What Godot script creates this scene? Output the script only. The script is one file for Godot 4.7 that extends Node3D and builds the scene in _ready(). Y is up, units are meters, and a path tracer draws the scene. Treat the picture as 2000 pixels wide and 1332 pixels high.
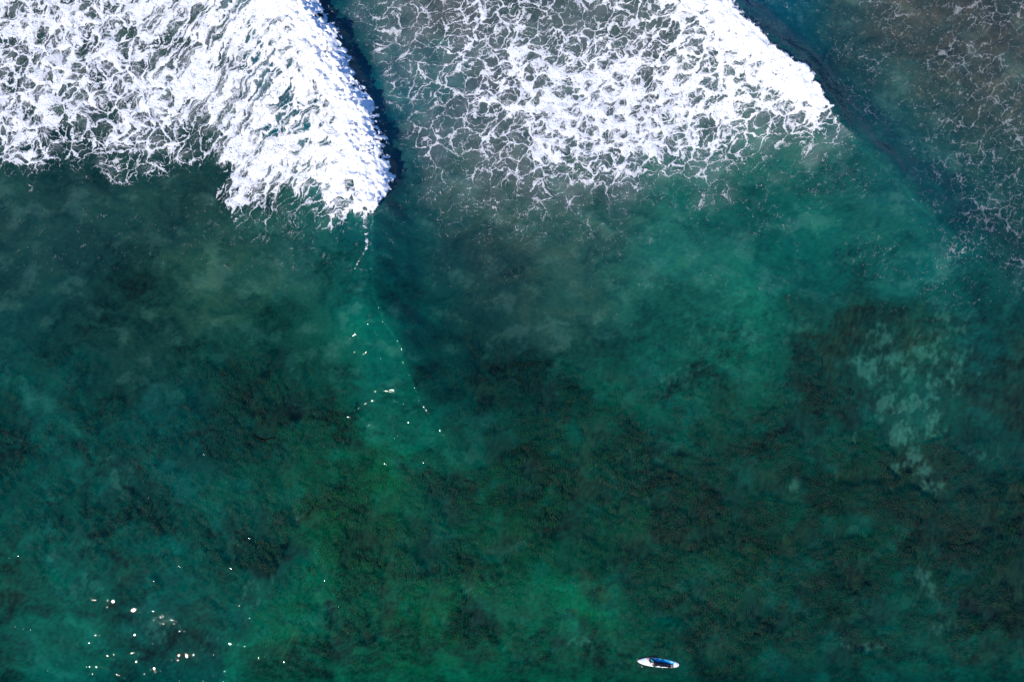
extends Node3D
# A stretch of surf seen straight down from a drone: two breaking waves, clear green water over weed and sand,
# one paddler lying on a board, one dark bird gliding low. World: x to the right, z towards the bottom, metres.

const M := 0.036            # metres on the water per pixel of the survey grid (2000 x 1332)
const EYE := 52.0
const X0 := -42.0           # the finely built piece of sea
const X1 := 42.0
const Z0 := -29.0
const Z1 := 28.0
const STEP := 0.1

var nx := 0
var nz := 0
var height := PackedFloat32Array()
var strips := []
var chop: FastNoiseLite
var chop2: FastNoiseLite
var lump: FastNoiseLite

# ---------------------------------------------------------------- helpers

func ground(px: float, py: float) -> Vector2:
	return Vector2((px - 1000.0) * M, (py - 666.0) * M)

func noise(kind: int, cell: float, octaves: int, number: int) -> FastNoiseLite:
	var n := FastNoiseLite.new()
	n.noise_type = kind
	n.seed = number
	n.frequency = 1.0 / cell
	if octaves > 1:
		n.fractal_type = FastNoiseLite.FRACTAL_FBM
		n.fractal_octaves = octaves
	else:
		n.fractal_type = FastNoiseLite.FRACTAL_NONE
	return n

func cells(cell: float, number: int) -> FastNoiseLite:
	var n := FastNoiseLite.new()
	n.noise_type = FastNoiseLite.TYPE_CELLULAR
	n.cellular_distance_function = FastNoiseLite.DISTANCE_EUCLIDEAN
	n.cellular_return_type = FastNoiseLite.RETURN_DISTANCE2_SUB
	n.cellular_jitter = 1.0
	n.seed = number
	n.frequency = 1.0 / cell
	n.fractal_type = FastNoiseLite.FRACTAL_NONE
	return n

func in_strips(job: Callable, count: int) -> Array:
	strips = []
	strips.resize(count)
	var crew: Array[Thread] = []
	for k in 4:
		var t := Thread.new()
		t.start(share.bind(job, k, count))
		crew.append(t)
	for t in crew:
		t.wait_to_finish()
	return strips

func share(job: Callable, first: int, count: int) -> void:
	var j := first
	while j < count:
		job.call(j)
		j += 4

func named(o: Node, called: String, label := "", category := "", kind := "", group := "") -> void:
	o.name = called
	if label:
		o.set_meta("label", label)
	if category:
		o.set_meta("category", category)
	if kind:
		o.set_meta("kind", kind)
	if group:
		o.set_meta("group", group)

func srgb(r: float, g: float, b: float) -> Color:
	return Color(r, g, b).linear_to_srgb()

func plain(c: Color, rough := 0.6) -> StandardMaterial3D:
	var m := StandardMaterial3D.new()
	m.albedo_color = c
	m.roughness = rough
	return m

# A smooth field through hand-placed soundings: [px, py, values...], on a coarse grid of 1 m.
const FX := 100
const FZ := 72
func field(points: Array, parts: int, reach: float) -> PackedFloat32Array:
	var out := PackedFloat32Array()
	out.resize(FX * FZ * parts)
	for j in FZ:
		for i in FX:
			var px := (float(i) - 50.0) / M + 1000.0
			var py := (float(j) - 36.0) / M + 666.0
			var total := 1e-9
			var sum := [0.0, 0.0, 0.0, 0.0, 0.0]
			for p in points:
				var d: float = Vector2(px - p[0], py - p[1]).length_squared() / (reach * reach)
				var k := exp(-d) + 1e-4 / (1.0 + d * d)
				total += k
				for n in parts:
					sum[n] += k * p[2 + n]
			for n in parts:
				out[(j * FX + i) * parts + n] = sum[n] / total
	return out

func look(f: PackedFloat32Array, parts: int, n: int, x: float, z: float) -> float:
	var u := clampf(x + 50.0, 0.0, FX - 1.001)
	var v := clampf(z + 36.0, 0.0, FZ - 1.001)
	var i := int(u)
	var j := int(v)
	var a := u - i
	var b := v - j
	var at := (j * FX + i) * parts + n
	return lerpf(lerpf(f[at], f[at + parts], a), lerpf(f[at + FX * parts], f[at + (FX + 1) * parts], a), b)

# ---------------------------------------------------------------- the two waves

# crest lines: px, py, height, width of the front, width of the back (metres)
var left_crest := [[548, -140, 1.1, 1.4, 5.0], [585, 0, 1.12, 1.4, 5.0], [640, 100, 1.18, 1.4, 5.0], [690, 200, 1.26, 1.4, 5.0], [722, 290, 1.34, 1.4, 5.0], [735, 360, 1.42, 1.45, 4.5],
	[728, 430, 1.5, 1.6, 4.2], [724, 500, 1.45, 1.9, 4.0], [735, 590, 1.5, 1.8, 4.0], [765, 660, 1.3, 2.0, 4.0], [800, 740, 1.15, 2.2, 4.0], [850, 830, 0.8, 2.6, 4.0], [930, 960, 0.25, 3.4, 4.0], [1040, 1120, 0.05, 3.5, 4.0]]
var right_crest := [[1290, -120, 0.9, 1.4, 4.5], [1400, -10, 1.0, 1.4, 4.5], [1490, 70, 1.2, 1.5, 4.5], [1570, 140, 1.3, 1.6, 4.5], [1625, 215, 1.35, 1.8, 4.5], [1695, 300, 1.25, 2.2, 4.5], [1775, 380, 1.15, 2.5, 4.5],
	[1860, 460, 0.95, 2.8, 4.5], [1970, 570, 0.7, 3.0, 4.5], [2120, 700, 0.4, 3.0, 4.5], [2300, 900, 0.2, 3.0, 4.5]]
var left_line := []
var right_line := []

func crest(raw: Array) -> Array:
	var out := []
	for p in raw:
		var at: Vector2 = ground(p[0], p[1]) * (1.0 - p[2] / EYE)
		out.append([at.x, at.y, p[2], p[3], p[4]])
	return out

# (signed distance in front of the crest, height, front width, back width) at a place
func beside(line: Array, x0: float, z0: float) -> Vector4:
	var x := x0 + 0.45 * chop.get_noise_2d(x0 * 0.7, z0 * 0.7)
	var z := z0 + 0.3 * chop.get_noise_2d(x0 * 0.7 + 60.0, z0 * 0.7)
	var best := 1e9
	var out := Vector4(99, 0, 1, 1)
	for i in line.size() - 1:
		var a: Array = line[i]
		var b: Array = line[i + 1]
		var dx: float = b[0] - a[0]
		var dz: float = b[1] - a[1]
		var t: float = clampf(((x - a[0]) * dx + (z - a[1]) * dz) / (dx * dx + dz * dz), 0.0, 1.0)
		var ex: float = x - a[0] - dx * t
		var ez: float = z - a[1] - dz * t
		var d := ex * ex + ez * ez
		if d < best:
			best = d
			var side := signf(ex * dz - ez * dx)
			out = Vector4(sqrt(d) * (side if side != 0.0 else 1.0), lerpf(a[2], b[2], t), lerpf(a[3], b[3], t), lerpf(a[4], b[4], t))
	return out

func swell(at: Vector4) -> float:
	if at.x > 12.0 or at.x < -16.0:
		return 0.0
	var w := at.z if at.x > 0.0 else at.w
	var s := at.x / w
	if at.x > 0.0:
		# a rounded lip, a steep face and a slight trough ahead of it
		return at.y * (exp(-s * s * 0.9) * 1.06 - 0.06 * exp(-(s - 2.6) * (s - 2.6) * 0.4))
	return at.y * exp(-s * s)

func fill_height() -> void:
	nx = int(round((X1 - X0) / STEP)) + 1
	nz = int(round((Z1 - Z0) / STEP)) + 1
	var rows := in_strips(height_row, nz)
	for r in rows:
		height.append_array(r)

func height_row(j: int) -> void:
	var out := PackedFloat32Array()
	out.resize(nx)
	var z := Z0 + j * STEP
	for i in nx:
		var x := X0 + i * STEP
		var at := beside(left_line, x, z)
		var h := swell(at) + swell(beside(right_line, x, z))
		h += 0.01 * at.y * exp(-(at.x + 0.4) * (at.x + 0.4) * 0.8) * chop2.get_noise_2d(x * 1.4 + 20.0, z * 1.4)
		h += 0.075 * chop.get_noise_2d(x * 0.8 + z * 0.5, z * 1.3 - x * 0.6) + 0.012 * chop2.get_noise_2d(x * 0.9 + z * 0.35, z * 1.5 - x * 0.5)
		var edge := minf(minf(x - X0, X1 - x), minf(z - Z0, Z1 - z))
		out[i] = h * smoothstep(0.0, 4.0, edge)
	strips[j] = out

func sea(x: float, z: float) -> float:
	var u := clampf((x - X0) / STEP, 0.0, nx - 1.001)
	var v := clampf((z - Z0) / STEP, 0.0, nz - 1.001)
	var i := int(u)
	var j := int(v)
	var a := u - i
	var b := v - j
	var at := j * nx + i
	return lerpf(lerpf(height[at], height[at + 1], a), lerpf(height[at + nx], height[at + nx + 1], a), b)

# a sheet of nx x nz corners -> mesh
func sheet(cx: int, cz: int, pos: PackedVector3Array, uv: PackedVector2Array, colors: PackedColorArray, keep := PackedByteArray()) -> ArrayMesh:
	var normal := PackedVector3Array()
	normal.resize(pos.size())
	for j in cz:
		for i in cx:
			var at := j * cx + i
			var l := pos[at - 1] if i > 0 else pos[at]
			var r := pos[at + 1] if i < cx - 1 else pos[at]
			var u := pos[at - cx] if j > 0 else pos[at]
			var d := pos[at + cx] if j < cz - 1 else pos[at]
			normal[at] = (d - u).cross(r - l).normalized()
	var index := PackedInt32Array()
	for j in cz - 1:
		for i in cx - 1:
			var a := j * cx + i
			if keep.size() and not (keep[a] or keep[a + 1] or keep[a + cx] or keep[a + cx + 1]):
				continue
			index.append_array(PackedInt32Array([a, a + 1, a + cx, a + 1, a + cx + 1, a + cx]))
	var arrays := []
	arrays.resize(Mesh.ARRAY_MAX)
	arrays[Mesh.ARRAY_VERTEX] = pos
	arrays[Mesh.ARRAY_NORMAL] = normal
	arrays[Mesh.ARRAY_TEX_UV] = uv
	if colors.size():
		arrays[Mesh.ARRAY_COLOR] = colors
	arrays[Mesh.ARRAY_INDEX] = index
	var m := ArrayMesh.new()
	m.add_surface_from_arrays(Mesh.PRIMITIVE_TRIANGLES, arrays)
	return m

# ---------------------------------------------------------------- water

# soundings of the water: px, py, colour of the water itself as it looks in full light (0..255), how turbid it is (0..1)
var soundings := [
	[100, 450, 28, 66, 62, .86], [350, 410, 30, 68, 62, .86], [600, 500, 38, 88, 80, .86], [100, 600, 18, 62, 58, .8], [400, 580, 38, 78, 64, .8], [250, 660, 20, 55, 50, .76], [600, 650, 12, 62, 52, .74],
	[100, 800, 0, 66, 62, .68], [350, 850, 0, 58, 58, .64], [500, 750, 5, 50, 45, .66], [200, 1000, 0, 68, 63, .64], [100, 1200, 0, 82, 72, .64], [300, 1150, 0, 74, 70, .62], [450, 1050, 0, 66, 60, .58],
	[600, 900, 0, 62, 50, .58], [700, 1000, 0, 74, 44, .55], [650, 1250, 0, 86, 66, .58], [850, 1200, 0, 80, 52, .54], [850, 1050, 0, 55, 50, .54], [1000, 1000, 0, 60, 40, .54], [1000, 850, 0, 45, 38, .56],
	[950, 720, 15, 42, 44, .7], [920, 560, 34, 62, 60, .84], [1000, 440, 50, 82, 76, .92], [850, 420, 55, 74, 70, .92], [800, 330, 55, 80, 75, .92], [720, 60, 70, 84, 78, .92], [625, 20, 6, 92, 106, .9], [668, 110, 4, 92, 106, .9], [715, 200, 4, 92, 106, .9], [755, 300, 4, 90, 102, .9], [775, 400, 2, 84, 92, .88], [790, 490, 2, 74, 76, .86], [755, 560, 0, 106, 92, .87],
	[770, 640, 0, 102, 88, .85], [815, 725, 0, 100, 84, .8], [860, 800, 0, 82, 70, .7], [845, 590, 8, 46, 44, .82], [890, 690, 4, 40, 38, .74], [1150, 425, 56, 96, 88, .92], [1300, 480, 30, 104, 92, .88], [1300, 600, 25, 86, 76, .78], [1100, 600, 34, 74, 66, .8], [1450, 650, 20, 100, 86, .7],
	[1300, 740, 5, 72, 64, .64], [1200, 850, 0, 58, 50, .58], [1400, 900, 12, 52, 44, .58], [1500, 800, 0, 62, 55, .58], [1600, 500, 5, 86, 80, .82], [1700, 450, 25, 92, 82, .88], [1720, 350, 40, 106, 96, .9],
	[1450, 350, 20, 92, 82, .9], [1600, 280, 40, 96, 86, .9], [1830, 470, 15, 96, 90, .86], [1650, 700, 0, 42, 42, .56], [1800, 740, 10, 64, 58, .46], [1900, 600, 0, 65, 65, .7], [1980, 800, 0, 50, 52, .56],
	[1950, 650, 0, 60, 62, .64], [1900, 950, 8, 44, 42, .55], [1700, 1000, 0, 44, 36, .55], [1900, 1100, 0, 34, 30, .52], [1600, 1200, 0, 52, 46, .55], [1400, 1100, 8, 50, 38, .54], [1300, 1250, 0, 62, 52, .54],
	[1800, 1280, 0, 65, 58, .56], [1150, 1250, 0, 86, 62, .56], [1000, 1280, 0, 80, 62, .55], [1200, 1000, 0, 54, 42, .56], [1700, 80, 70, 78, 74, .94], [1900, 80, 66, 76, 73, .94], [1900, 250, 58, 76, 72, .94],
	[1780, 190, 66, 84, 76, .94], [1500, 30, 10, 82, 104, .92], [1590, 110, 10, 74, 82, .92], [1665, 195, 8, 74, 84, .9], [1720, 270, 6, 74, 84, .9], [1790, 340, 8, 74, 86, .9], [1870, 420, 8, 76, 84, .88], [1980, 450, 32, 68, 62, .9], [1860, 330, 36, 78, 74, .92], [1150, 150, 50, 80, 76, .94], [300, 150, 55, 82, 76, .94], [1450, 150, 45, 84, 78, .94]]
var water_field := PackedFloat32Array()
var plume: FastNoiseLite
var plume2: FastNoiseLite
var grain: FastNoiseLite

func water_row(j: int) -> void:
	var colors := PackedColorArray()
	colors.resize(nx)
	var z := Z0 + j * STEP
	for i in nx:
		var x := X0 + i * STEP
		var wx := x + 1.6 * plume2.get_noise_2d(x * 0.5 + 31.0, z * 0.5)
		var wz := z + 1.6 * plume2.get_noise_2d(x * 0.5, z * 0.5 - 57.0)
		var a := clampf(look(water_field, 4, 3, wx, wz), 0.0, 1.0)
		var p := plume.get_noise_2d(wx * 0.75, wz * 1.1) * 1.3
		var q := plume2.get_noise_2d(wx - 0.4 * wz, wz * 1.8 + 0.5 * wx)
		var g := grain.get_noise_2d(x * 1.2 - z * 0.4, z * 2.2 + x * 0.7)
		a = clampf(a + 0.08 * p + 0.05 * q, 0.3, 0.97)
		var clear := 1.0 - smoothstep(0.55, 0.9, a)
		var k := 0.97 + (0.34 + 0.46 * clear) * p + (0.26 + 0.45 * clear) * q + (0.15 + 0.25 * clear) * g
		k = maxf(k, 0.2)
		var c := Color(look(water_field, 4, 0, wx, wz) / 255.0, look(water_field, 4, 1, wx, wz) / 255.0, look(water_field, 4, 2, wx, wz) / 255.0)
		c = c.srgb_to_linear()
		var deep := lerpf(0.72, 1.0, smoothstep(0.5, 0.9, a)) / a * k * 0.95
		var murk := smoothstep(0.6, 0.88, a)
		c.r *= deep * lerpf(0.05, 0.72, murk) * (1.0 + 0.5 * q)
		c.g *= deep * lerpf(0.75, 0.74, murk)
		c.b *= deep * lerpf(0.6, 0.68, murk) * (1.0 - 0.1 * p - 0.15 * q)
		# drifting puffs of stirred-up sand
		var puff := smoothstep(0.12, 0.62, plume2.get_noise_2d(x * 0.8 + 140.0, z * 0.95 + 60.0) + 0.35 * p + 0.12 * g)
		c.r += 0.014 * puff * murk
		c.g += 0.028 * puff
		c.b += 0.022 * puff
		var rim := smoothstep(0.0, 4.0, minf(minf(x - X0, X1 - x), minf(z - Z0, Z1 - z)))
		c = Color(0.012, 0.085, 0.075).lerp(c, rim)
		a = lerpf(1.0, a, rim)
		colors[i] = Color(pow(maxf(c.r, 0.0) / 0.5, 1.0 / 2.2), pow(maxf(c.g, 0.0) / 0.5, 1.0 / 2.2), pow(maxf(c.b, 0.0) / 0.5, 1.0 / 2.2), a)
	strips[j] = colors

func ripple_map(side: int, metres: float, number: int) -> ImageTexture:
	var n := noise(FastNoiseLite.TYPE_SIMPLEX_SMOOTH, side * 0.06, 2, number)
	n.fractal_gain = 0.4
	var im := n.get_seamless_image(side, side, false, false, 0.2)
	im.convert(Image.FORMAT_L8)
	im.bump_map_to_normal_map(metres)
	return ImageTexture.create_from_image(im)

func white_dot() -> ImageTexture:
	var im := Image.create(4, 4, false, Image.FORMAT_RGBA8)
	im.fill(Color.WHITE)
	return ImageTexture.create_from_image(im)

func build_water() -> void:
	water_field = field(soundings, 4, 95.0)
	plume = noise(FastNoiseLite.TYPE_SIMPLEX_SMOOTH, 6.5, 4, 11)
	plume2 = noise(FastNoiseLite.TYPE_SIMPLEX_SMOOTH, 2.4, 4, 12)
	grain = noise(FastNoiseLite.TYPE_SIMPLEX, 0.7, 2, 13)
	var rows := in_strips(water_row, nz)
	var colors := PackedColorArray()
	for r in rows:
		colors.append_array(r)
	var pos := PackedVector3Array()
	var uv := PackedVector2Array()
	pos.resize(nx * nz)
	uv.resize(nx * nz)
	for j in nz:
		for i in nx:
			var x := X0 + i * STEP
			var z := Z0 + j * STEP
			pos[j * nx + i] = Vector3(x, height[j * nx + i], z)
			uv[j * nx + i] = Vector2(x / 5.0 + z * 0.03, z / 4.1 - x * 0.05)
	var mesh := sheet(nx, nz, pos, uv, colors)
	# the open sea round it, out to the horizon
	var far := 2500.0
	var st := SurfaceTool.new()
	st.begin(Mesh.PRIMITIVE_TRIANGLES)
	var xs := [-far, -300.0, X0, X1, 300.0, far]
	var zs := [-far, -300.0, Z0, Z1, 300.0, far]
	st.set_normal(Vector3.UP)
	var tone := Color(pow(0.012 / 0.5, 1 / 2.2), pow(0.085 / 0.5, 1 / 2.2), pow(0.075 / 0.5, 1 / 2.2), 1.0)
	for j in 5:
		for i in 5:
			if i == 2 and j == 2:
				continue
			for c in [[0, 0], [1, 0], [0, 1], [1, 0], [1, 1], [0, 1]]:
				var p := Vector3(xs[i + c[0]], 0.0, zs[j + c[1]])
				st.set_color(tone)
				st.set_uv(Vector2(p.x / 5.0, p.z / 4.1))
				st.add_vertex(p)
	st.commit(mesh)
	var m := StandardMaterial3D.new()
	m.albedo_color = srgb(0.5, 0.5, 0.5)
	m.albedo_texture = white_dot()
	m.vertex_color_use_as_albedo = true
	m.vertex_color_is_srgb = true
	m.transparency = BaseMaterial3D.TRANSPARENCY_ALPHA
	m.roughness = 0.03
	m.metallic_specular = 0.36
	m.normal_enabled = true
	m.normal_texture = ripple_map(1024, 9.0, 21)
	m.normal_scale = 0.28
	var o := MeshInstance3D.new()
	o.mesh = mesh
	mesh.surface_set_material(0, m)
	mesh.surface_set_material(1, m)
	named(o, "water", "deep green sea with two breaking swells over weed and sand", "sea", "structure")
	add_child(o, true)

# ---------------------------------------------------------------- sea bed and weed

# openings of bare sand: px, py, radius across, radius down, strength
var sand := [[1760, 660, 40, 30, .9], [1740, 715, 40, 36, 1.0], [1800, 700, 40, 30, .8], [1860, 690, 60, 30, .8], [1900, 640, 50, 40, .7], [1770, 790, 40, 36, 1.1], [1830, 800, 46, 30, 1.0], [1790, 850, 30, 50, 1.1], [1850, 850, 36, 24, .9], [1880, 750, 50, 30, .7],
	[1800, 760, 50, 60, .5], [1815, 895, 26, 30, 1.0], [1850, 930, 40, 24, .8], [1790, 930, 20, 26, .7], [1680, 600, 40, 20, .6], [1920, 720, 40, 40, .5], [1330, 735, 32, 22, 1.0], [1360, 760, 30, 20, .6], [1490, 650, 90, 34, .9], [1420, 640, 80, 50, .6], [1380, 700, 60, 40, .5],
	[185, 940, 26, 36, 1.0], [200, 985, 20, 24, .8], [270, 1240, 36, 20, 1.1], [280, 1270, 26, 16, .8], [140, 1165, 44, 26, .8], [480, 1190, 40, 34, .7], [520, 1150, 30, 30, .5], [1838, 1150, 20, 20, 1.2], [1850, 1180, 24, 24, .8], [930, 590, 100, 60, .5], [1130, 600, 110, 50, .6], [370, 580, 50, 30, .6], [1280, 500, 90, 60, .6],
	[905, 1165, 26, 18, .9], [620, 1210, 50, 30, .5], [130, 1080, 40, 26, .7], [60, 1110, 30, 26, .5], [1330, 890, 30, 16, .6], [1580, 960, 16, 25, .8], [560, 1020, 40, 25, .4], [430, 1100, 50, 36, .5], [1000, 1120, 50, 40, .4],
	[1500, 520, 120, 70, .5], [1800, 925, 40, 16, .8], [1840, 960, 60, 20, .6], [1960, 900, 40, 20, .5], [1700, 870, 12, 14, .9], [750, 840, 60, 50, .5], [1150, 1290, 60, 30, .4], [1720, 1290, 70, 18, .6], [1900, 1250, 60, 20, .5], [20, 780, 40, 20, .5], [80, 1300, 60, 30, .5], [370, 1300, 40, 24, .5], [650, 1130, 40, 20, .5]]
# weed beds: px, py, reach, green, brown
var weed_beds := [[1450, 930, 190, .3, .9], [1550, 1100, 220, .6, .7], [1850, 990, 90, .1, 1.2], [1850, 1150, 200, .9, .2], [1650, 1050, 150, .9, .3], [800, 1200, 200, 1.2, .05], [1000, 960, 180, 1.0, .1], [650, 800, 180, .9, .1], [950, 800, 150, .8, .2],
	[400, 900, 200, .6, .1], [200, 900, 200, .4, .1], [1700, 1250, 220, .5, .4], [1250, 1150, 220, .9, .2], [600, 1150, 150, 1.0, .1], [500, 700, 200, .8, .2]]
var fibre: FastNoiseLite
var rock: FastNoiseLite
var clump: FastNoiseLite
var fleck: FastNoiseLite
const BED_W := 1640
const BED_H := 1113
const BED_X := 84.0
const BED_Z := 57.0

func sandiness(x: float, z: float) -> float:
	var px := x / M + 1000.0
	var py := z / M + 666.0
	var s := 0.0
	for p in sand:
		var a: float = (px - p[0]) / p[2]
		var b: float = (py - p[1]) / p[3]
		var d := a * a + b * b
		if d < 6.0:
			s = maxf(s, p[4] * exp(-d * 0.7))
	return s

func bed_height(x: float, z: float) -> float:
	return -2.3 + 0.35 * rock.get_noise_2d(x * 0.5, z * 0.5) + 0.12 * clump.get_noise_2d(x * 2.0, z * 2.0)

func bed_row(j: int) -> void:
	var out := PackedByteArray()
	out.resize(BED_W * 3)
	var z := (float(j) / (BED_H - 1) - 0.5) * BED_Z
	for i in BED_W:
		var x := (float(i) / (BED_W - 1) - 0.5) * BED_X
		var wx := x + 0.3 * rock.get_noise_2d(x, z)
		var wz := z + 0.3 * rock.get_noise_2d(x + 70.0, z)
		var s := sandiness(x + 0.6 * fleck.get_noise_2d(x, z), z + 0.6 * fleck.get_noise_2d(x + 30.0, z))
		var c := clump.get_noise_2d(wx, wz)
		var w := fleck.get_noise_2d(x * 1.2 + 0.3 * z, z) + 0.55 * fleck.get_noise_2d(x * 3.3 - z, z * 2.6 + 0.6 * x)
		var f := fibre.get_noise_2d(wx * 1.6 + wz * 0.5, wz * 0.55 - wx * 0.2)
		var open := smoothstep(0.2, 1.05, s * 0.78 + 1.15 * w * (0.25 + s) + 0.12 * f)
		var hue := rock.get_noise_2d(x * 0.7 - 40.0, z * 0.7)
		var k := maxf(0.15, 1.05 + 0.9 * f + 1.0 * c)
		# algae-covered rock: dark green, olive and brown
		var r := (0.008 + 0.014 * smoothstep(0.0, 0.5, hue)) * k
		var g := (0.052 + 0.016 * hue) * k
		var b := (0.030 - 0.012 * hue) * k
		var t := 0.7 + 0.3 * f + 0.5 * w
		r = lerpf(r, 0.085 * t, open)
		g = lerpf(g, 0.34 * t, open)
		b = lerpf(b, 0.24 * t, open)
		out[i * 3] = int(clampf(pow(maxf(r, 0.0), 1.0 / 2.2) * 255.0, 0, 255))
		out[i * 3 + 1] = int(clampf(pow(maxf(g, 0.0), 1.0 / 2.2) * 255.0, 0, 255))
		out[i * 3 + 2] = int(clampf(pow(maxf(b, 0.0), 1.0 / 2.2) * 255.0, 0, 255))
	strips[j] = out

func build_bed() -> void:
	fibre = noise(FastNoiseLite.TYPE_SIMPLEX, 0.8, 3, 31)
	rock = noise(FastNoiseLite.TYPE_SIMPLEX_SMOOTH, 5.0, 3, 32)
	fleck = noise(FastNoiseLite.TYPE_SIMPLEX_SMOOTH, 1.7, 5, 34)
	clump = noise(FastNoiseLite.TYPE_SIMPLEX_SMOOTH, 1.5, 4, 33)
	var bytes := PackedByteArray()
	for r in in_strips(bed_row, BED_H):
		bytes.append_array(r)
	var picture := Image.create_from_data(BED_W, BED_H, false, Image.FORMAT_RGB8, bytes)
	var cx := 281
	var cz := 191
	var pos := PackedVector3Array()
	var uv := PackedVector2Array()
	pos.resize(cx * cz)
	uv.resize(cx * cz)
	for j in cz:
		for i in cx:
			var u := float(i) / (cx - 1)
			var v := float(j) / (cz - 1)
			var x := (u - 0.5) * BED_X
			var z := (v - 0.5) * BED_Z
			pos[j * cx + i] = Vector3(x, bed_height(x, z), z)
			uv[j * cx + i] = Vector2(u, v)
	var mesh := sheet(cx, cz, pos, uv, PackedColorArray())
	var m := StandardMaterial3D.new()
	m.albedo_texture = ImageTexture.create_from_image(picture)
	m.roughness = 0.95
	m.texture_repeat = false
	mesh.surface_set_material(0, m)
	var o := MeshInstance3D.new()
	o.mesh = mesh
	named(o, "seabed", "rock and sand sea bed under the water", "sea bed", "structure")
	add_child(o, true)

func blade_mesh(number: int) -> ArrayMesh:
	# a tuft of long weed fronds streaming one way, each a folded ribbon
	var rng := RandomNumberGenerator.new()
	rng.seed = number
	var st := SurfaceTool.new()
	st.begin(Mesh.PRIMITIVE_TRIANGLES)
	for b in 5:
		var turn := rng.randf_range(-0.5, 0.5)
		var long := rng.randf_range(0.3, 0.62)
		var wide := rng.randf_range(0.018, 0.036)
		var start := Vector3(rng.randf_range(-0.15, 0.15), 0.0, rng.randf_range(-0.18, 0.18))
		var bend := rng.randf_range(-0.6, 0.6)
		var before: Array = []
		for k in 5:
			var t := k / 4.0
			var way := turn + bend * t
			var along := Vector3(cos(way), 0, sin(way))
			var p := start + along * long * t + Vector3(0, 0.32 * sin(t * 2.2) + 0.03, 0)
			var across := Vector3(-along.z, 0.25 * sin(t * 5.0), along.x) * wide * (1.0 - 0.8 * t * t)
			var now := [p - across, p + across]
			if k:
				for q in [before[0], now[0], before[1], before[1], now[0], now[1]]:
					st.add_vertex(q)
			before = now
	st.generate_normals()
	return st.commit()

func build_weed() -> void:
	var m := StandardMaterial3D.new()
	m.vertex_color_use_as_albedo = true
	m.roughness = 0.7
	m.backlight_enabled = true
	m.backlight = Color(0.25, 0.3, 0.1)
	var rng := RandomNumberGenerator.new()
	rng.seed = 5
	var mesh := blade_mesh(3)
	mesh.surface_set_material(0, m)
	var places: Array[Transform3D] = []
	var tints: Array[Color] = []
	for n in 150000:
		var bed: Array = weed_beds[rng.randi() % weed_beds.size()]
		var r: float = bed[2] * sqrt(rng.randf()) * 1.5
		var a := rng.randf() * TAU
		var at: Vector2 = ground(bed[0] + r * cos(a), bed[1] + r * sin(a))
		if absf(at.x) > 40.0 or absf(at.y) > 27.0:
			continue
		if sandiness(at.x, at.y) > 0.4 or clump.get_noise_2d(at.x, at.y) > 0.3:
			continue
		if rng.randf() > 0.25 + 1.1 * clump.get_noise_2d(at.x * 0.45 + 9.0, at.y * 0.45):
			continue
		var way := 2.5 + 1.1 * rock.get_noise_2d(at.x * 0.4, at.y * 0.4) + rng.randf_range(-0.4, 0.4) + at.x * 0.02
		var size := rng.randf_range(0.6, 1.3)
		var basis := Basis(Vector3.UP, way).scaled(Vector3(size, size * rng.randf_range(0.6, 1.4), size))
		places.append(Transform3D(basis, Vector3(at.x, bed_height(at.x, at.y) - 0.02, at.y)))
		var brown: float = bed[4] / (bed[3] + bed[4])
		var k := rng.randf_range(0.45, 1.15)
		if rng.randf() < brown:
			tints.append(Color(0.088 * k, 0.125 * k, 0.065 * k))
		elif rng.randf() < 0.2:
			tints.append(Color(0.03 * k, 0.16 * k, 0.02 * k))
		else:
			tints.append(Color(0.014 * k, 0.11 * k, 0.055 * k))
	var mm := MultiMesh.new()
	mm.transform_format = MultiMesh.TRANSFORM_3D
	mm.use_colors = true
	mm.mesh = mesh
	mm.instance_count = places.size()
	for i in places.size():
		mm.set_instance_transform(i, places[i])
		mm.set_instance_color(i, tints[i])
	var o := MultiMeshInstance3D.new()
	o.multimesh = mm
	named(o, "seaweed", "green and brown seaweed streaming over the sea bed under clear water", "seaweed", "stuff")
	add_child(o, true)

# ---------------------------------------------------------------- foam

var wall_big: FastNoiseLite
var wall_mid: FastNoiseLite
var wall_small: FastNoiseLite
var bend_big: FastNoiseLite
var bend_small: FastNoiseLite
var patchy: FastNoiseLite
var fizz: FastNoiseLite
var left_edge := [[-300, 355], [0, 350], [60, 350], [120, 318], [200, 338], [250, 360], [330, 340], [410, 305], [432, 330], [445, 462], [500, 476], [570, 474], [640, 456], [690, 434], [760, 418], [900, 418]]
var right_soundings := [[650, 60, .26], [700, 150, .28], [640, 10, .05], [800, 60, .3], [950, 60, .45], [1100, 30, .38], [1250, 30, .4], [1350, 30, .44], [1000, 180, .5], [850, 200, .32], [780, 250, .28], [850, 300, .27],
	[950, 280, .38], [1100, 200, .66], [1200, 200, .7], [1300, 150, .62], [1150, 280, .7], [1050, 320, .48], [900, 370, .2], [1000, 400, .16], [800, 400, .1], [1100, 360, .3], [1250, 280, .68], [1350, 260, .62], [1450, 230, .62],
	[1400, 130, .66], [1480, 100, .72], [1550, 180, .74], [1600, 210, .8], [1450, 40, .75], [1200, 345, .28], [1350, 320, .3], [1450, 290, .28], [1560, 260, .25], [1500, 350, .02], [1300, 400, .04], [1150, 430, .07], [1000, 480, .05],
	[720, 300, .24], [760, 480, -.1], [900, 480, .02], [1300, 480, -.1], [1650, 300, .02], [1100, -120, .5], [700, -120, .3], [1350, -120, .5], [1700, 450, -.1]]
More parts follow.
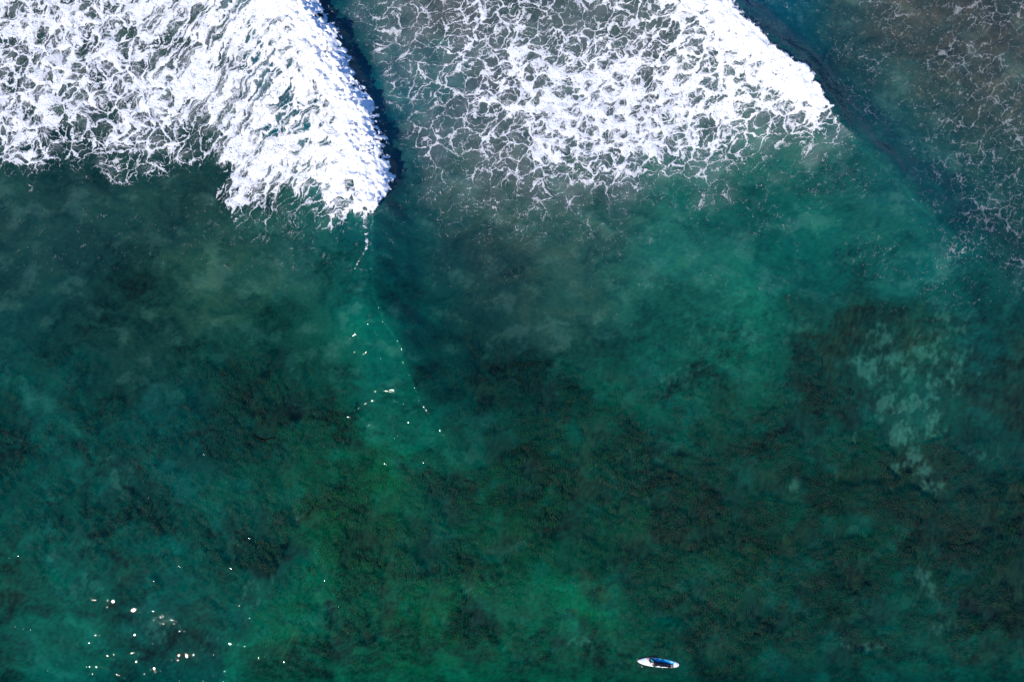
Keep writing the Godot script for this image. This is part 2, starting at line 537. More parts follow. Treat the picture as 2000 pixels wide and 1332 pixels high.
var far_soundings := [[1500, 0, .2], [1560, 60, .14], [1700, 60, .24], [1800, 40, .3], [1900, 100, .32], [1950, 200, .34], [1900, 280, .34], [1980, 330, .36], [1950, 420, .34], [1850, 330, .27], [1750, 250, .18], [1700, 160, .2], [1650, 330, .12], [1700, 420, .1], [1500, 450, .06],
	[1300, 500, .06], [1100, 560, .05], [1200, 450, .1], [950, 450, .12], [820, 430, .12], [1000, 620, .03], [1400, 620, .02], [1600, 600, .03], [1800, 500, .16], [1900, 520, .22], [1980, 500, .28], [1900, 650, -.02], [1700, 650, 0], [1300, 750, -.12], [1000, 750, -.12],
	[1600, 750, -.12], [1980, 750, -.12], [850, 500, .05], [800, 600, -.03], [1560, 330, .15], [1450, 380, .1], [900, 700, -.1], [350, 420, .06], [100, 420, .04], [200, 520, -.04], [600, 480, .1], [400, 560, -.05], [650, 560, .0], [300, 700, -.12], [600, 700, -.12],
	[100, 700, -.12], [2100, 200, .3], [2100, 500, .25], [500, 480, .1], [760, 640, .02], [1000, 900, -.25], [300, 900, -.25], [1700, 900, -.25]]
var right_field := PackedFloat32Array()
var far_field := PackedFloat32Array()

func along(line: Array, px: float) -> float:
	for i in line.size() - 1:
		if px <= line[i + 1][0]:
			return lerpf(line[i][1], line[i + 1][1], clampf((px - line[i][0]) / (line[i + 1][0] - line[i][0]), 0.0, 1.0))
	return line[-1][1]

# how much foam lies here, 0..1.1: the broken left wave
func left_cover(x: float, z: float, at: Vector4) -> float:
	var px := x / M + 1000.0
	var py := z / M + 666.0
	var s := -at.x / M      # pixels behind the crest
	var n := bend_big.get_noise_2d(x * 0.8, z * 0.8)
	var inside := along(left_edge, px + 14.0 * n + 16.0 * patchy.get_noise_2d(x * 0.5, z * 0.5)) - py
	var d := 0.0
	if s < 30.0:
		d = lerpf(1.15, 0.98, s / 30.0)
	elif s < 120.0:
		d = lerpf(0.98, 0.74, (s - 30.0) / 90.0)
	elif s < 420.0:
		d = lerpf(0.74, 0.66, (s - 120.0) / 300.0)
	else:
		d = 0.66
	d += 0.16 * n + 0.2 * bend_big.get_noise_2d(x * 0.28 + 7.0, z * 0.28)
	var low := smoothstep(-20.0, 150.0, inside + 30.0 * n)
	var rim := smoothstep(-26.0, 14.0, inside + 34.0 * n)
	d *= rim * lerpf(0.5, 1.0, low)
	d -= 0.26 * smoothstep(330.0, 410.0, py) * (1.0 - smoothstep(600.0, 690.0, px))
	if s < 40.0:
		d = maxf(d, 1.1 * smoothstep(-14.0, 12.0, inside + 20.0 * n))
	# the front falls a little way down the face, with a torn edge
	var reach := (0.95 + 0.4 * n + 0.6 * patchy.get_noise_2d(x * 2.0, z * 2.0)) * smoothstep(-10.0, 60.0, inside)
	d *= 1.0 - smoothstep(reach, reach + 0.22, at.x)
	# the thread of foam that runs down the lip below the break
	if py > 405.0 and py < 530.0:
		var mid := 718.0 + 6.0 * sin((py - 405.0) * 0.03) + (py - 490.0) * (-0.35 if py > 490.0 else 0.02)
		var half := lerpf(7.0, 2.5, smoothstep(430.0, 500.0, py))
		d = maxf(d, (0.62 - 0.2 * smoothstep(420.0, 525.0, py)) * (1.0 - smoothstep(half * 0.4, half * 1.3, absf(px - mid + 4.0 * n))))
	return d

func right_cover(x: float, z: float, at: Vector4, at_left: Vector4) -> float:
	var py := z / M + 666.0
	var n := bend_big.get_noise_2d(x * 0.8 + 50.0, z * 0.8)
	var d := look(right_field, 1, 0, x, z) * 1.1 + 0.16 * n
	var s := -at.x / M
	if py < 250.0:
		var upto := 1.0 - smoothstep(205.0, 240.0, py + 16.0 * n)
		d = maxf(d, upto * 1.08 * (1.0 - smoothstep(10.0, 150.0, s + 18.0 * n)))
	var reach := 0.1 + 0.25 * n + 0.3 * patchy.get_noise_2d(x * 2.0, z * 2.0)
	d *= 1.0 - smoothstep(reach, reach + 0.25, at.x)
	d *= smoothstep(1.5, 3.6, at_left.x + 0.7 * n)
	return d

# lace of foam for a cover d: returns (opacity, thickness)
func lace(x: float, z: float, d: float, turn: float, stretch: float) -> Vector2:
	if d < -0.04:
		return Vector2.ZERO
	var c := cos(turn)
	var s := sin(turn)
	var bx := bend_big.get_noise_2d(x, z)
	var bz := bend_big.get_noise_2d(x + 91.0, z - 37.0)
	var sx := bend_small.get_noise_2d(x, z)
	var sz := bend_small.get_noise_2d(x - 53.0, z + 29.0)
	var ux := x + 0.55 * bx + 0.16 * sx
	var uz := z + 0.55 * bz + 0.16 * sz
	var qx := (ux * c + uz * s) / stretch
	var qz := -ux * s + uz * c
	var p := patchy.get_noise_2d(x, z)
	var f := fizz.get_noise_2d(x, z)
	var e := d + (0.28 * p + 0.16 * bx) * clampf(d * 1.5, 0.3, 1.0) + 0.06 * f
	# walls between cells of three sizes; the more foam, the thicker the walls
	var w1 := 0.01 + 0.55 * maxf(e - 0.1, 0.0) * maxf(e - 0.1, 0.0)
	var d1 := wall_big.get_noise_2d(qx, qz) + 1.0 + 0.06 * f
	var a1 := 1.0 - smoothstep(w1 * 0.7, w1 * 1.2 + 0.02, d1)
	var e2 := e + 0.25 * p
	var w2 := 0.015 + 0.75 * maxf(e2 - 0.25, 0.0) * maxf(e2 - 0.25, 0.0)
	var d2 := wall_mid.get_noise_2d(qx, qz) + 1.0 + 0.09 * f
	var a2 := (1.0 - smoothstep(w2 * 0.6, w2 * 1.3 + 0.03, d2)) * lerpf(0.3 * smoothstep(0.02, 0.2, e2), 1.0, smoothstep(0.16, 0.5, e2))
	var e3 := e - 0.3 * p + 0.15 * bx
	var w3 := 0.02 + 0.8 * maxf(e3 - 0.35, 0.0) * maxf(e3 - 0.35, 0.0)
	var d3 := wall_small.get_noise_2d(qx, qz) + 1.0 + 0.1 * f
	var a3 := (1.0 - smoothstep(w3 * 0.4, w3 * 1.3 + 0.06, d3)) * smoothstep(0.34, 0.72, e3)
	# thin foam breaks into threads and flecks
	var whole := smoothstep(0.02, 0.34, e)
	var torn := smoothstep(lerpf(0.28, -0.9, whole), lerpf(0.5, -0.3, whole), sx + 0.7 * f)
	a1 *= torn * smoothstep(-0.02, 0.12, e)
	var solid := smoothstep(0.86, 1.04, e + 0.06 * f)
	var veil := 0.24 * smoothstep(0.35, 0.8, e + 0.35 * bz) * (0.5 + 0.5 * sx)
	var a := 1.0 - (1.0 - a1 * 0.96) * (1.0 - a2 * 0.85) * (1.0 - a3 * 0.6) * (1.0 - veil)
	a = maxf(a, solid)
	return Vector2(clampf(a, 0.0, 1.0), clampf(0.45 * a1 + 0.25 * a2 + 0.15 * a3 + 0.5 * solid + 0.22 * f + 0.15 * sx, 0.0, 1.0))

var board_splash := [[385, 430, 40, 60, .4], [430, 600, 36, 60, .45], [550, 650, 70, 45, .4], [640, 700, 60, 30, .28], [640, 240, 40, 50, .25], [1110, 690, 40, 30, .35], [1190, 730, 50, 30, .28], [1500, 770, 40, 50, .34], [1570, 740, 30, 50, .32], [1750, 670, 50, 40, .28]]
var patch_kind := 0
var patch_w := 0
var patch_box := Rect2()
var patch_px := 0.03

func foam_row(j: int) -> void:
	var out := PackedByteArray()
	out.resize(patch_w * 4)
	var z := patch_box.position.y + (j + 0.5) * patch_px
	for i in patch_w:
		var x := patch_box.position.x + (i + 0.5) * patch_px
		var d := 0.0
		var turn := -0.45
		var stretch := 1.5
		if patch_kind == 0:
			var at := beside(left_line, x, z)
			d = left_cover(x, z, at)
			turn = lerpf(-0.35, -0.75, smoothstep(2.0, 12.0, -at.x))
			stretch = lerpf(1.9, 1.35, smoothstep(2.0, 14.0, -at.x))
		elif patch_kind == 3:
			var bx := (x / M + 1000.0 - 1220.0) / 0.065
			var bz := (z / M + 666.0 - 1260.0) / 0.065
			d = -0.2
			for p in board_splash:
				var r2: float = (pow((bx - p[0]) / p[2], 2.0) + pow((bz - p[1]) / p[3], 2.0))
				d = maxf(d, p[4] * (1.0 - 0.5 * r2))
			d += 0.2 * fizz.get_noise_2d(x * 2.0, z * 2.0)
		elif patch_kind == 1:
			d = right_cover(x, z, beside(right_line, x, z), beside(left_line, x, z))
		else:
			d = look(far_field, 1, 0, x, z) - 0.06 + 0.17 * bend_big.get_noise_2d(x * 0.4 + z * 0.3, z * 0.75 - x * 0.2 + 12.0)
			if d > -0.04:
				var front := beside(left_line, x, z).x
				d -= 0.3 * smoothstep(-0.6, 0.2, front) * (1.0 - smoothstep(1.8, 3.0, front))
		if patch_kind != 3:
			d -= 1.2 * (1.0 - smoothstep(0.0, 2.5, minf(x + 40.0, minf(z + 28.0, 40.0 - x))))
		var a := Vector2.ZERO
		if d > -0.04:
			if patch_kind == 2:
				a = lace(x * 1.7, z * 1.7, d, turn, stretch)
				a.x *= 0.3
			elif patch_kind == 1:
				a = lace(x * 1.25, z * 1.25, d, turn, stretch)
				a.x *= lerpf(0.6, 1.0, smoothstep(0.2, 0.6, d))
				a.x = maxf(a.x, 0.14 * smoothstep(0.0, 0.4, d) * smoothstep(0.0, 4.0, patch_box.end.y - z) * (0.5 + 0.5 * patchy.get_noise_2d(x * 0.4, z * 0.4)))
			else:
				a = lace(x * 1.15, z * 1.15, d, turn, stretch)
				if patch_kind == 0:
					a.x *= lerpf(0.7, 1.0, smoothstep(0.15, 0.6, d))
		var t := int(255.0 * (0.9 + 0.1 * a.y))
		out[i * 4] = int(t * 0.985)
		out[i * 4 + 1] = int(t * 0.995)
		out[i * 4 + 2] = t
		out[i * 4 + 3] = int(255.0 * a.x)
	strips[j] = out

func foam_patch(kind: int, box: Rect2, pixel: float, step: float, called: String, label: String, lift: float) -> void:
	patch_kind = kind
	patch_box = box
	patch_px = pixel
	patch_w = int(box.size.x / pixel)
	var rows := int(box.size.y / pixel)
	var bytes := PackedByteArray()
	for r in in_strips(foam_row, rows):
		bytes.append_array(r)
	var im := Image.create_from_data(patch_w, rows, false, Image.FORMAT_RGBA8, bytes)
	var cx := int(box.size.x / step) + 1
	var cz := int(box.size.y / step) + 1
	var pos := PackedVector3Array()
	var uv := PackedVector2Array()
	var keep := PackedByteArray()
	pos.resize(cx * cz)
	uv.resize(cx * cz)
	keep.resize(cx * cz)
	for j in cz:
		for i in cx:
			var x := box.position.x + i * step
			var z := box.position.y + j * step
			var u := Vector2(i * step / (patch_w * pixel), j * step / (rows * pixel))
			var h := sea(x, z) + lift
			if kind < 2:
				var at := beside(left_line if kind == 0 else right_line, x, z)
				var fresh := 1.0 - smoothstep(0.5, 5.0 if kind == 0 else 2.5, -at.x)
				if kind == 0:
					fresh *= 1.0 - smoothstep(400.0, 440.0, z / M + 666.0)
				else:
					fresh *= 0.5 * (1.0 - smoothstep(210.0, 240.0, z / M + 666.0))
				h += (0.06 + 0.1 * (1.0 - absf(lump.get_noise_2d(x * 0.5, z * 0.5)) * 2.0)) * (0.3 if fresh < 0.01 else 0.3 + fresh)
				var heap := fresh * lerpf(0.25, 1.0, smoothstep(-2.2, -0.2, at.x)) * (0.75 + 0.7 * lump.get_noise_2d(x * 0.25, z * 0.25))
				h += heap * (0.5 * absf(lump.get_noise_2d(x * 0.55, z * 0.55)) + 0.42 * absf(lump.get_noise_2d(x * 1.5 + 40.0, z * 1.5)) + 0.12 * lump.get_noise_2d(x * 3.1, z * 3.1) - 0.02)
			pos[j * cx + i] = Vector3(x, h, z)
			uv[j * cx + i] = u
			var near := 0.0
			for k in [Vector2i(0, 0), Vector2i(1, 0), Vector2i(0, 1), Vector2i(1, 1), Vector2i(-1, 0), Vector2i(0, -1)]:
				var ix := clampi(int(u.x * patch_w) + int(k.x * step / pixel * 0.5), 0, patch_w - 1)
				var iz := clampi(int(u.y * rows) + int(k.y * step / pixel * 0.5), 0, rows - 1)
				near = maxf(near, bytes[(iz * patch_w + ix) * 4 + 3])
			keep[j * cx + i] = 1 if near > 2 else 0
	var mesh := sheet(cx, cz, pos, uv, PackedColorArray(), keep)
	var m := StandardMaterial3D.new()
	m.albedo_texture = ImageTexture.create_from_image(im)
	m.albedo_color = srgb(0.86, 0.86, 0.86)
	m.transparency = BaseMaterial3D.TRANSPARENCY_ALPHA
	m.roughness = 0.8
	m.texture_repeat = false
	m.heightmap_enabled = true
	m.heightmap_texture = m.albedo_texture
	m.heightmap_scale = 40.0
	mesh.surface_set_material(0, m)
	var o := MeshInstance3D.new()
	o.mesh = mesh
	named(o, called, label, "sea foam", "stuff")
	add_child(o, true)

func build_foam() -> void:
	wall_big = cells(1.3, 41)
	wall_mid = cells(0.62, 42)
	wall_small = cells(0.27, 43)
	bend_big = noise(FastNoiseLite.TYPE_SIMPLEX_SMOOTH, 2.2, 2, 44)
	bend_small = noise(FastNoiseLite.TYPE_SIMPLEX_SMOOTH, 0.5, 3, 45)
	patchy = noise(FastNoiseLite.TYPE_SIMPLEX_SMOOTH, 1.1, 4, 46)
	fizz = noise(FastNoiseLite.TYPE_SIMPLEX, 0.22, 2, 47)
	right_field = field(right_soundings, 1, 55.0)
	far_field = field(far_soundings, 1, 75.0)
	foam_patch(0, Rect2(-40, -28, 32.6, 23.4), 0.023, 0.08, "wave_foam", "thick white foam of the broken left wave, up to its steep front", 0.03)
	foam_patch(1, Rect2(-14, -28, 38, 21), 0.024, 0.1, "wave_foam", "open white foam lace between the left wave and the right wave's crest", 0.05)
	foam_patch(3, Rect2(8.2, 20.6, 4.8, 3.6), 0.012, 0.15, "splash_foam", "small flecks of foam round the nose and tail of the white board", 0.012)
	foam_patch(2, Rect2(-40, -28, 80, 33), 0.0395, 0.2, "foam_flecks", "thin broken threads and flecks of foam on the dark water at right", 0.012)

# ---------------------------------------------------------------- bodies: tapered capsules joined softly, meshed as surface nets

# bone: [from, to, radius there, radius here, colour]; squash flattens the field along y
func flesh(bones: Array, cell: float, blend: float, squash := 1.0) -> ArrayMesh:
	var lo := Vector3(1e9, 1e9, 1e9)
	var hi := -lo
	for b in bones:
		var r: float = maxf(b[2], b[3]) + cell * 3.0
		lo = lo.min(b[0] - Vector3.ONE * r).min(b[1] - Vector3.ONE * r)
		hi = hi.max(b[0] + Vector3.ONE * r).max(b[1] + Vector3.ONE * r)
	var n := Vector3i(((hi - lo) / cell).ceil()) + Vector3i.ONE
	var f := PackedFloat32Array()
	f.resize(n.x * n.y * n.z)
	f.fill(9.0)
	for b in bones:
		var r: float = maxf(b[2], b[3]) + blend + cell * 2.0
		var from: Vector3 = b[0]
		var ab: Vector3 = b[1] - from
		ab.y *= squash
		var long := maxf(ab.length_squared(), 1e-9)
		var l := Vector3i(((from.min(b[1]) - Vector3.ONE * r - lo) / cell).floor()).clamp(Vector3i.ZERO, n - Vector3i.ONE)
		var h := Vector3i(((from.max(b[1]) + Vector3.ONE * r - lo) / cell).ceil()).clamp(Vector3i.ZERO, n - Vector3i.ONE)
		for z in range(l.z, h.z + 1):
			for y in range(l.y, h.y + 1):
				for x in range(l.x, h.x + 1):
					var p := lo + Vector3(x, y, z) * cell - from
					p.y *= squash
					var t := clampf(p.dot(ab) / long, 0.0, 1.0)
					var d: float = (p - ab * t).length() - lerpf(b[2], b[3], t)
					var at := (z * n.y + y) * n.x + x
					var was := f[at]
					var m := maxf(blend - absf(was - d), 0.0) / blend
					f[at] = minf(was, d) - m * m * blend * 0.25
	var where := {}
	var pos := PackedVector3Array()
	var col := PackedColorArray()
	var corner := [0, 1, n.x, n.x + 1, n.x * n.y, n.x * n.y + 1, n.x * n.y + n.x, n.x * n.y + n.x + 1]
	var offs := [Vector3(0, 0, 0), Vector3(1, 0, 0), Vector3(0, 1, 0), Vector3(1, 1, 0), Vector3(0, 0, 1), Vector3(1, 0, 1), Vector3(0, 1, 1), Vector3(1, 1, 1)]
	var edges := [[0, 1], [2, 3], [4, 5], [6, 7], [0, 2], [1, 3], [4, 6], [5, 7], [0, 4], [1, 5], [2, 6], [3, 7]]
	for z in n.z - 1:
		for y in n.y - 1:
			for x in n.x - 1:
				var at := (z * n.y + y) * n.x + x
				var inside := 0
				for k in 8:
					if f[at + corner[k]] < 0.0:
						inside += 1
				if inside == 0 or inside == 8:
					continue
				var sum := Vector3.ZERO
				var count := 0
				for e in edges:
					var a := f[at + corner[e[0]]]
					var b := f[at + corner[e[1]]]
					if (a < 0.0) != (b < 0.0):
						sum += offs[e[0]].lerp(offs[e[1]], a / (a - b))
						count += 1
				where[at] = pos.size()
				var p := lo + (Vector3(x, y, z) + sum / count) * cell
				pos.append(p)
				var best := 1e9
				var tone := Color.WHITE
				for b in bones:
					var ab: Vector3 = b[1] - b[0]
					var t := clampf((p - b[0]).dot(ab) / maxf(ab.length_squared(), 1e-9), 0.0, 1.0)
					var d: float = (p - b[0] - ab * t).length() - lerpf(b[2], b[3], t)
					if d < best:
						best = d
						tone = b[4]
				col.append(tone)
	var index := PackedInt32Array()
	var steps := [1, n.x, n.x * n.y]
	for at in where:
		for axis in 3:
			var u: int = steps[(axis + 1) % 3]
			var v: int = steps[(axis + 2) % 3]
			var a := f[at]
			var b := f[at + steps[axis]]
			if (a < 0.0) == (b < 0.0) or not (where.has(at - u) and where.has(at - v) and where.has(at - u - v)):
				continue
			var q := [where[at - u - v], where[at - v], where[at], where[at - u]]
			if a < 0.0:
				q.reverse()
			index.append_array(PackedInt32Array([q[0], q[1], q[2], q[0], q[2], q[3]]))
	var normal := PackedVector3Array()
	normal.resize(pos.size())
	for i in range(0, index.size(), 3):
		var c := (pos[index[i + 2]] - pos[index[i]]).cross(pos[index[i + 1]] - pos[index[i]])
		for k in 3:
			normal[index[i + k]] += c
	for i in normal.size():
		normal[i] = normal[i].normalized()
	var arrays := []
	arrays.resize(Mesh.ARRAY_MAX)
	arrays[Mesh.ARRAY_VERTEX] = pos
	arrays[Mesh.ARRAY_NORMAL] = normal
	arrays[Mesh.ARRAY_COLOR] = col
	arrays[Mesh.ARRAY_INDEX] = index
	var mesh := ArrayMesh.new()
	mesh.add_surface_from_arrays(Mesh.PRIMITIVE_TRIANGLES, arrays)
	return mesh

func part(parent: Node3D, called: String, mesh: Mesh, m: Material) -> MeshInstance3D:
	var o := MeshInstance3D.new()
	o.name = called
	o.mesh = mesh
	o.material_override = m
	parent.add_child(o, true)
	return o

# ---------------------------------------------------------------- board and paddler

var outline := [[0.0, 0.015], [0.02, 0.075], [0.05, 0.125], [0.1, 0.19], [0.18, 0.255], [0.28, 0.295], [0.42, 0.318], [0.55, 0.315], [0.7, 0.29], [0.82, 0.25], [0.91, 0.2], [0.96, 0.155], [0.99, 0.1], [1.0, 0.04]]
const LONG := 2.93

func half_width(t: float) -> float:
	return along(outline, t)

func deck(t: float, s: float) -> Vector3:
	# t from nose to tail, s from -1 to 1 across
	var w := half_width(t)
	var rocker := 0.1 * pow(maxf(0.3 - t, 0.0) / 0.3, 2.0) + 0.035 * pow(maxf(t - 0.75, 0.0) / 0.25, 2.0)
	return Vector3((t - 0.5) * LONG, 0.075 + rocker - 0.04 * pow(absf(s), 3.2), s * w)

func board_hull() -> ArrayMesh:
	var st := SurfaceTool.new()
	st.begin(Mesh.PRIMITIVE_TRIANGLES)
	st.set_smooth_group(0)
	var rows := 60
	var ring := 28
	var at := func(i: int, k: int) -> Vector3:
		var t := float(i) / rows
		t = t * t * (3.0 - 2.0 * t) * 0.5 + t * 0.5
		var a := TAU * k / ring
		var top := deck(t, 0.0)
		var w := half_width(t)
		var c := cos(a)
		var q := sin(a)
		var thick := 0.058 * smoothstep(0.0, 0.08, t) * smoothstep(1.0, 0.93, t) + 0.006
		var y := q * thick * (1.0 if q > 0.0 else 0.9)
		return Vector3(top.x, top.y - 0.058 + y, signf(c) * pow(absf(c), 0.7) * w)
	for i in rows:
		for k in ring:
			for v in [at.call(i, k), at.call(i + 1, k), at.call(i, k + 1), at.call(i, k + 1), at.call(i + 1, k), at.call(i + 1, k + 1)]:
				st.add_vertex(v)
	st.index()
	st.generate_normals()
	return st.commit()

# a thin painted or glued panel that follows the deck
func deck_sheet(t0: float, t1: float, s0: float, s1: float, lift: float, slant := 0.0, round_ends := false) -> ArrayMesh:
	var st := SurfaceTool.new()
	st.begin(Mesh.PRIMITIVE_TRIANGLES)
	st.set_smooth_group(0)
	var nt := 30
	var ns := 8
	var at := func(i: int, k: int) -> Vector3:
		var v := float(k) / ns
		var u := float(i) / nt
		if round_ends:
			var mid := (v - 0.5) * sqrt(maxf(0.02, 1.0 - pow(2.0 * u - 1.0, 2.0)))
			v = 0.5 + mid
		var s := lerpf(s0, s1, v)
		var t := lerpf(t0 + slant * v, t1 - slant * 0.3 * v, u)
		var p := deck(t, s)
		# sit on the hull's own curve
		var w := half_width(t)
		var c := pow(minf(absf(s), 0.999), 1.0 / 0.7)
		p.y = deck(t, 0.0).y - 0.058 + 0.064 * sqrt(maxf(0.0, 1.0 - c * c)) + lift
		p.z = s * w
		return p
	for i in nt:
		for k in ns:
			for v in [at.call(i, k), at.call(i + 1, k), at.call(i, k + 1), at.call(i, k + 1), at.call(i + 1, k), at.call(i + 1, k + 1)]:
				st.add_vertex(v)
	st.index()
	st.generate_normals()
	return st.commit()

func fin_mesh(size: float) -> ArrayMesh:
	var st := SurfaceTool.new()
	st.begin(Mesh.PRIMITIVE_TRIANGLES)
	st.set_smooth_group(-1)
	var shape := [Vector2(0, 0), Vector2(0.5, -0.5), Vector2(0.95, -1.0), Vector2(1.1, -0.98), Vector2(0.95, -0.5), Vector2(0.9, 0)]
	for side in [-1.0, 1.0]:
		for k in range(1, shape.size() - 1):
			var tri := [shape[0], shape[k], shape[k + 1]]
			if side > 0.0:
				tri.reverse()
			for p in tri:
				st.add_vertex(Vector3(p.x * size, p.y * size, side * 0.004))
	st.generate_normals()
	return st.commit()

func build_paddler() -> void:
	var centre := ground(1285.5, 1294.1)
	var level := sea(centre.x, centre.y)
	var board := Node3D.new()
	named(board, "surfboard", "white longboard with a blue deck stripe, floating near the bottom edge", "surfboard")
	add_child(board, true)
	board.position = Vector3(centre.x, level + 0.03, centre.y)
	board.rotation.y = -0.104
	var white := plain(srgb(0.82, 0.82, 0.8), 0.25)
	white.clearcoat_enabled = true
	white.clearcoat = 0.6
	white.clearcoat_roughness = 0.1
	part(board, "hull", board_hull(), white)
	part(board, "deck_stripe", deck_sheet(0.255, 0.885, -0.93, 0.12, 0.004, 0.06), plain(srgb(0.01, 0.45, 0.68), 0.6))
	part(board, "deck_print", deck_sheet(0.385, 0.43, -0.9, -0.6, 0.008, 0.0, true), plain(srgb(0.8, 0.8, 0.8), 0.5))
	part(board, "deck_print", deck_sheet(0.78, 0.86, -0.88, -0.55, 0.008, 0.0, true), plain(srgb(0.62, 0.78, 0.82), 0.5))
	for k in [[1.12, -0.13, 0.1], [1.12, 0.13, 0.1], [1.22, 0.0, 0.14]]:
		var f := part(board, "fin", fin_mesh(k[2]), plain(srgb(0.03, 0.03, 0.03), 0.4))
		f.position = Vector3(k[0], 0.0, k[1])
	# the person, lying face down with the hands on the deck in front of the head
	var suit := Color(0.008, 0.009, 0.012)
	var skin := Color(0.48, 0.3, 0.22)
	var bones := [
		[Vector3(0.16, 0.175, -0.04), Vector3(0.16, 0.175, 0.1), 0.105, 0.105, suit], [Vector3(0.16, 0.18, 0.03), Vector3(-0.04, 0.18, 0.03), 0.115, 0.105, suit],
		[Vector3(-0.04, 0.18, 0.0), Vector3(-0.22, 0.2, -0.05), 0.095, 0.105, suit], [Vector3(-0.04, 0.18, 0.06), Vector3(-0.22, 0.2, 0.11), 0.095, 0.105, suit],
		[Vector3(-0.28, 0.215, -0.11), Vector3(-0.28, 0.215, 0.15), 0.07, 0.07, suit], [Vector3(-0.26, 0.22, 0.02), Vector3(-0.36, 0.25, -0.02), 0.065, 0.055, suit],
		[Vector3(-0.36, 0.25, -0.02), Vector3(-0.42, 0.275, -0.05), 0.052, 0.055, skin],
		[Vector3(-0.29, 0.205, -0.14), Vector3(-0.43, 0.13, -0.26), 0.058, 0.042, suit], [Vector3(-0.43, 0.13, -0.26), Vector3(-0.65, 0.115, -0.235), 0.043, 0.03, suit],
		[Vector3(-0.3, 0.205, 0.17), Vector3(-0.52, 0.135, 0.02), 0.058, 0.042, suit], [Vector3(-0.52, 0.135, 0.02), Vector3(-0.67, 0.12, -0.14), 0.043, 0.03, suit],
		[Vector3(0.19, 0.17, -0.045), Vector3(0.56, 0.135, -0.02), 0.09, 0.058, suit], [Vector3(0.56, 0.135, -0.02), Vector3(0.72, 0.14, 0.015), 0.058, 0.055, suit], [Vector3(0.72, 0.14, 0.015), Vector3(0.9, 0.12, 0.04), 0.055, 0.036, suit],
		[Vector3(0.19, 0.17, 0.105), Vector3(0.56, 0.135, 0.13), 0.09, 0.058, suit], [Vector3(0.56, 0.135, 0.13), Vector3(0.73, 0.14, 0.15), 0.058, 0.055, suit], [Vector3(0.73, 0.14, 0.15), Vector3(0.92, 0.12, 0.165), 0.055, 0.036, suit],
		[Vector3(0.9, 0.125, 0.04), Vector3(0.96, 0.13, 0.045), 0.036, 0.036, skin], [Vector3(0.95, 0.125, 0.045), Vector3(1.07, 0.1, 0.05), 0.038, 0.024, skin],
		[Vector3(0.92, 0.125, 0.165), Vector3(0.98, 0.13, 0.17), 0.036, 0.036, skin], [Vector3(0.97, 0.125, 0.17), Vector3(1.09, 0.1, 0.18), 0.038, 0.024, skin],
		[Vector3(-0.64, 0.115, -0.237), Vector3(-0.67, 0.113, -0.235), 0.028, 0.027, skin], [Vector3(-0.66, 0.12, -0.13), Vector3(-0.685, 0.117, -0.155), 0.028, 0.027, skin]]
	var person := Node3D.new()
	named(person, "person", "person in a black wetsuit lying face down on the white board, arms forward", "person")
	add_child(person, true)
	person.transform = board.transform
	var body := flesh(bones, 0.016, 0.045)
	# head, looking forward along the board
	var c := Vector3(-0.47, 0.3, -0.07)
	var f := Vector3(-0.93, -0.22, -0.2).normalized()
	var up := Vector3(-0.2, 0.97, 0.0)
	up = (up - f * up.dot(f)).normalized()
	var side := f.cross(up)
	var dark := Color(0.02, 0.015, 0.012)
	var head := [[c - f * 0.015 + up * 0.02, c + f * 0.025 + up * 0.025, 0.088, 0.084, skin], [c + f * 0.02 - up * 0.03, c + f * 0.045 - up * 0.075, 0.062, 0.04, skin], [c - f * 0.02 - up * 0.05, c + Vector3(0.07, -0.04, 0.03), 0.05, 0.052, skin],
		[c + f * 0.1 + up * 0.01, c + f * 0.118 - up * 0.025, 0.01, 0.015, skin], [c + f * 0.088 - up * 0.06 - side * 0.02, c + f * 0.088 - up * 0.06 + side * 0.02, 0.009, 0.009, Color(0.36, 0.14, 0.12)],
		[c + side * 0.088 - f * 0.005, c + side * 0.09 - f * 0.012 - up * 0.03, 0.017, 0.012, skin], [c - side * 0.088 - f * 0.005, c - side * 0.09 - f * 0.012 - up * 0.03, 0.017, 0.012, skin],
		[c + f * 0.1 + up * 0.012 + side * 0.033, c + f * 0.1 + up * 0.012 + side * 0.036, 0.011, 0.011, dark], [c + f * 0.1 + up * 0.012 - side * 0.033, c + f * 0.1 + up * 0.012 - side * 0.036, 0.011, 0.011, dark]]
	var more: Array[ArrayMesh] = [flesh(head, 0.006, 0.012)]
	# hands: palm, four fingers with two bends, thumb from the side of the palm
	for h in [[Vector3(-0.68, 0.112, -0.235), Vector3(-1, -0.05, -0.05), 1.0], [Vector3(-0.69, 0.115, -0.165), Vector3(-0.75, -0.05, -0.55), -1.0]]:
		var fore: Vector3 = h[1].normalized()
		var left: Vector3 = Vector3.UP.cross(fore).normalized() * h[2]
		var w: Vector3 = h[0]
		var hand := []
		for k in 4:
			var o := left * (k - 1.5) * 0.0195
			var long: float = [0.068, 0.078, 0.073, 0.058][k]
			var knuckle := w + fore * (0.085 - absf(k - 1.2) * 0.004) + o * 1.05
			hand.append([w + o * 0.5, knuckle, 0.016, 0.0125, skin])
			var m1 := knuckle + (fore + o * 1.5 + Vector3(0, 0.12, 0)).normalized() * long * 0.5
			var m2 := m1 + (fore - Vector3(0, 0.45, 0)).normalized() * long * 0.3
			var m3 := m2 + (fore - Vector3(0, 0.8, 0)).normalized() * long * 0.25
			hand.append([knuckle, m1, 0.0105, 0.0095, skin])
			hand.append([m1, m2, 0.0095, 0.009, skin])
			hand.append([m2, m3, 0.009, 0.0075, skin])
		var root := w + fore * 0.025 - left * 0.03
		hand.append([w - left * 0.01, root, 0.017, 0.013, skin])
		hand.append([root, root + (fore * 0.8 - left * 0.6) * 0.04, 0.0125, 0.011, skin])
		hand.append([root + (fore * 0.8 - left * 0.6) * 0.04, root + (fore * 0.95 - left * 0.35) * 0.068, 0.0105, 0.0085, skin])
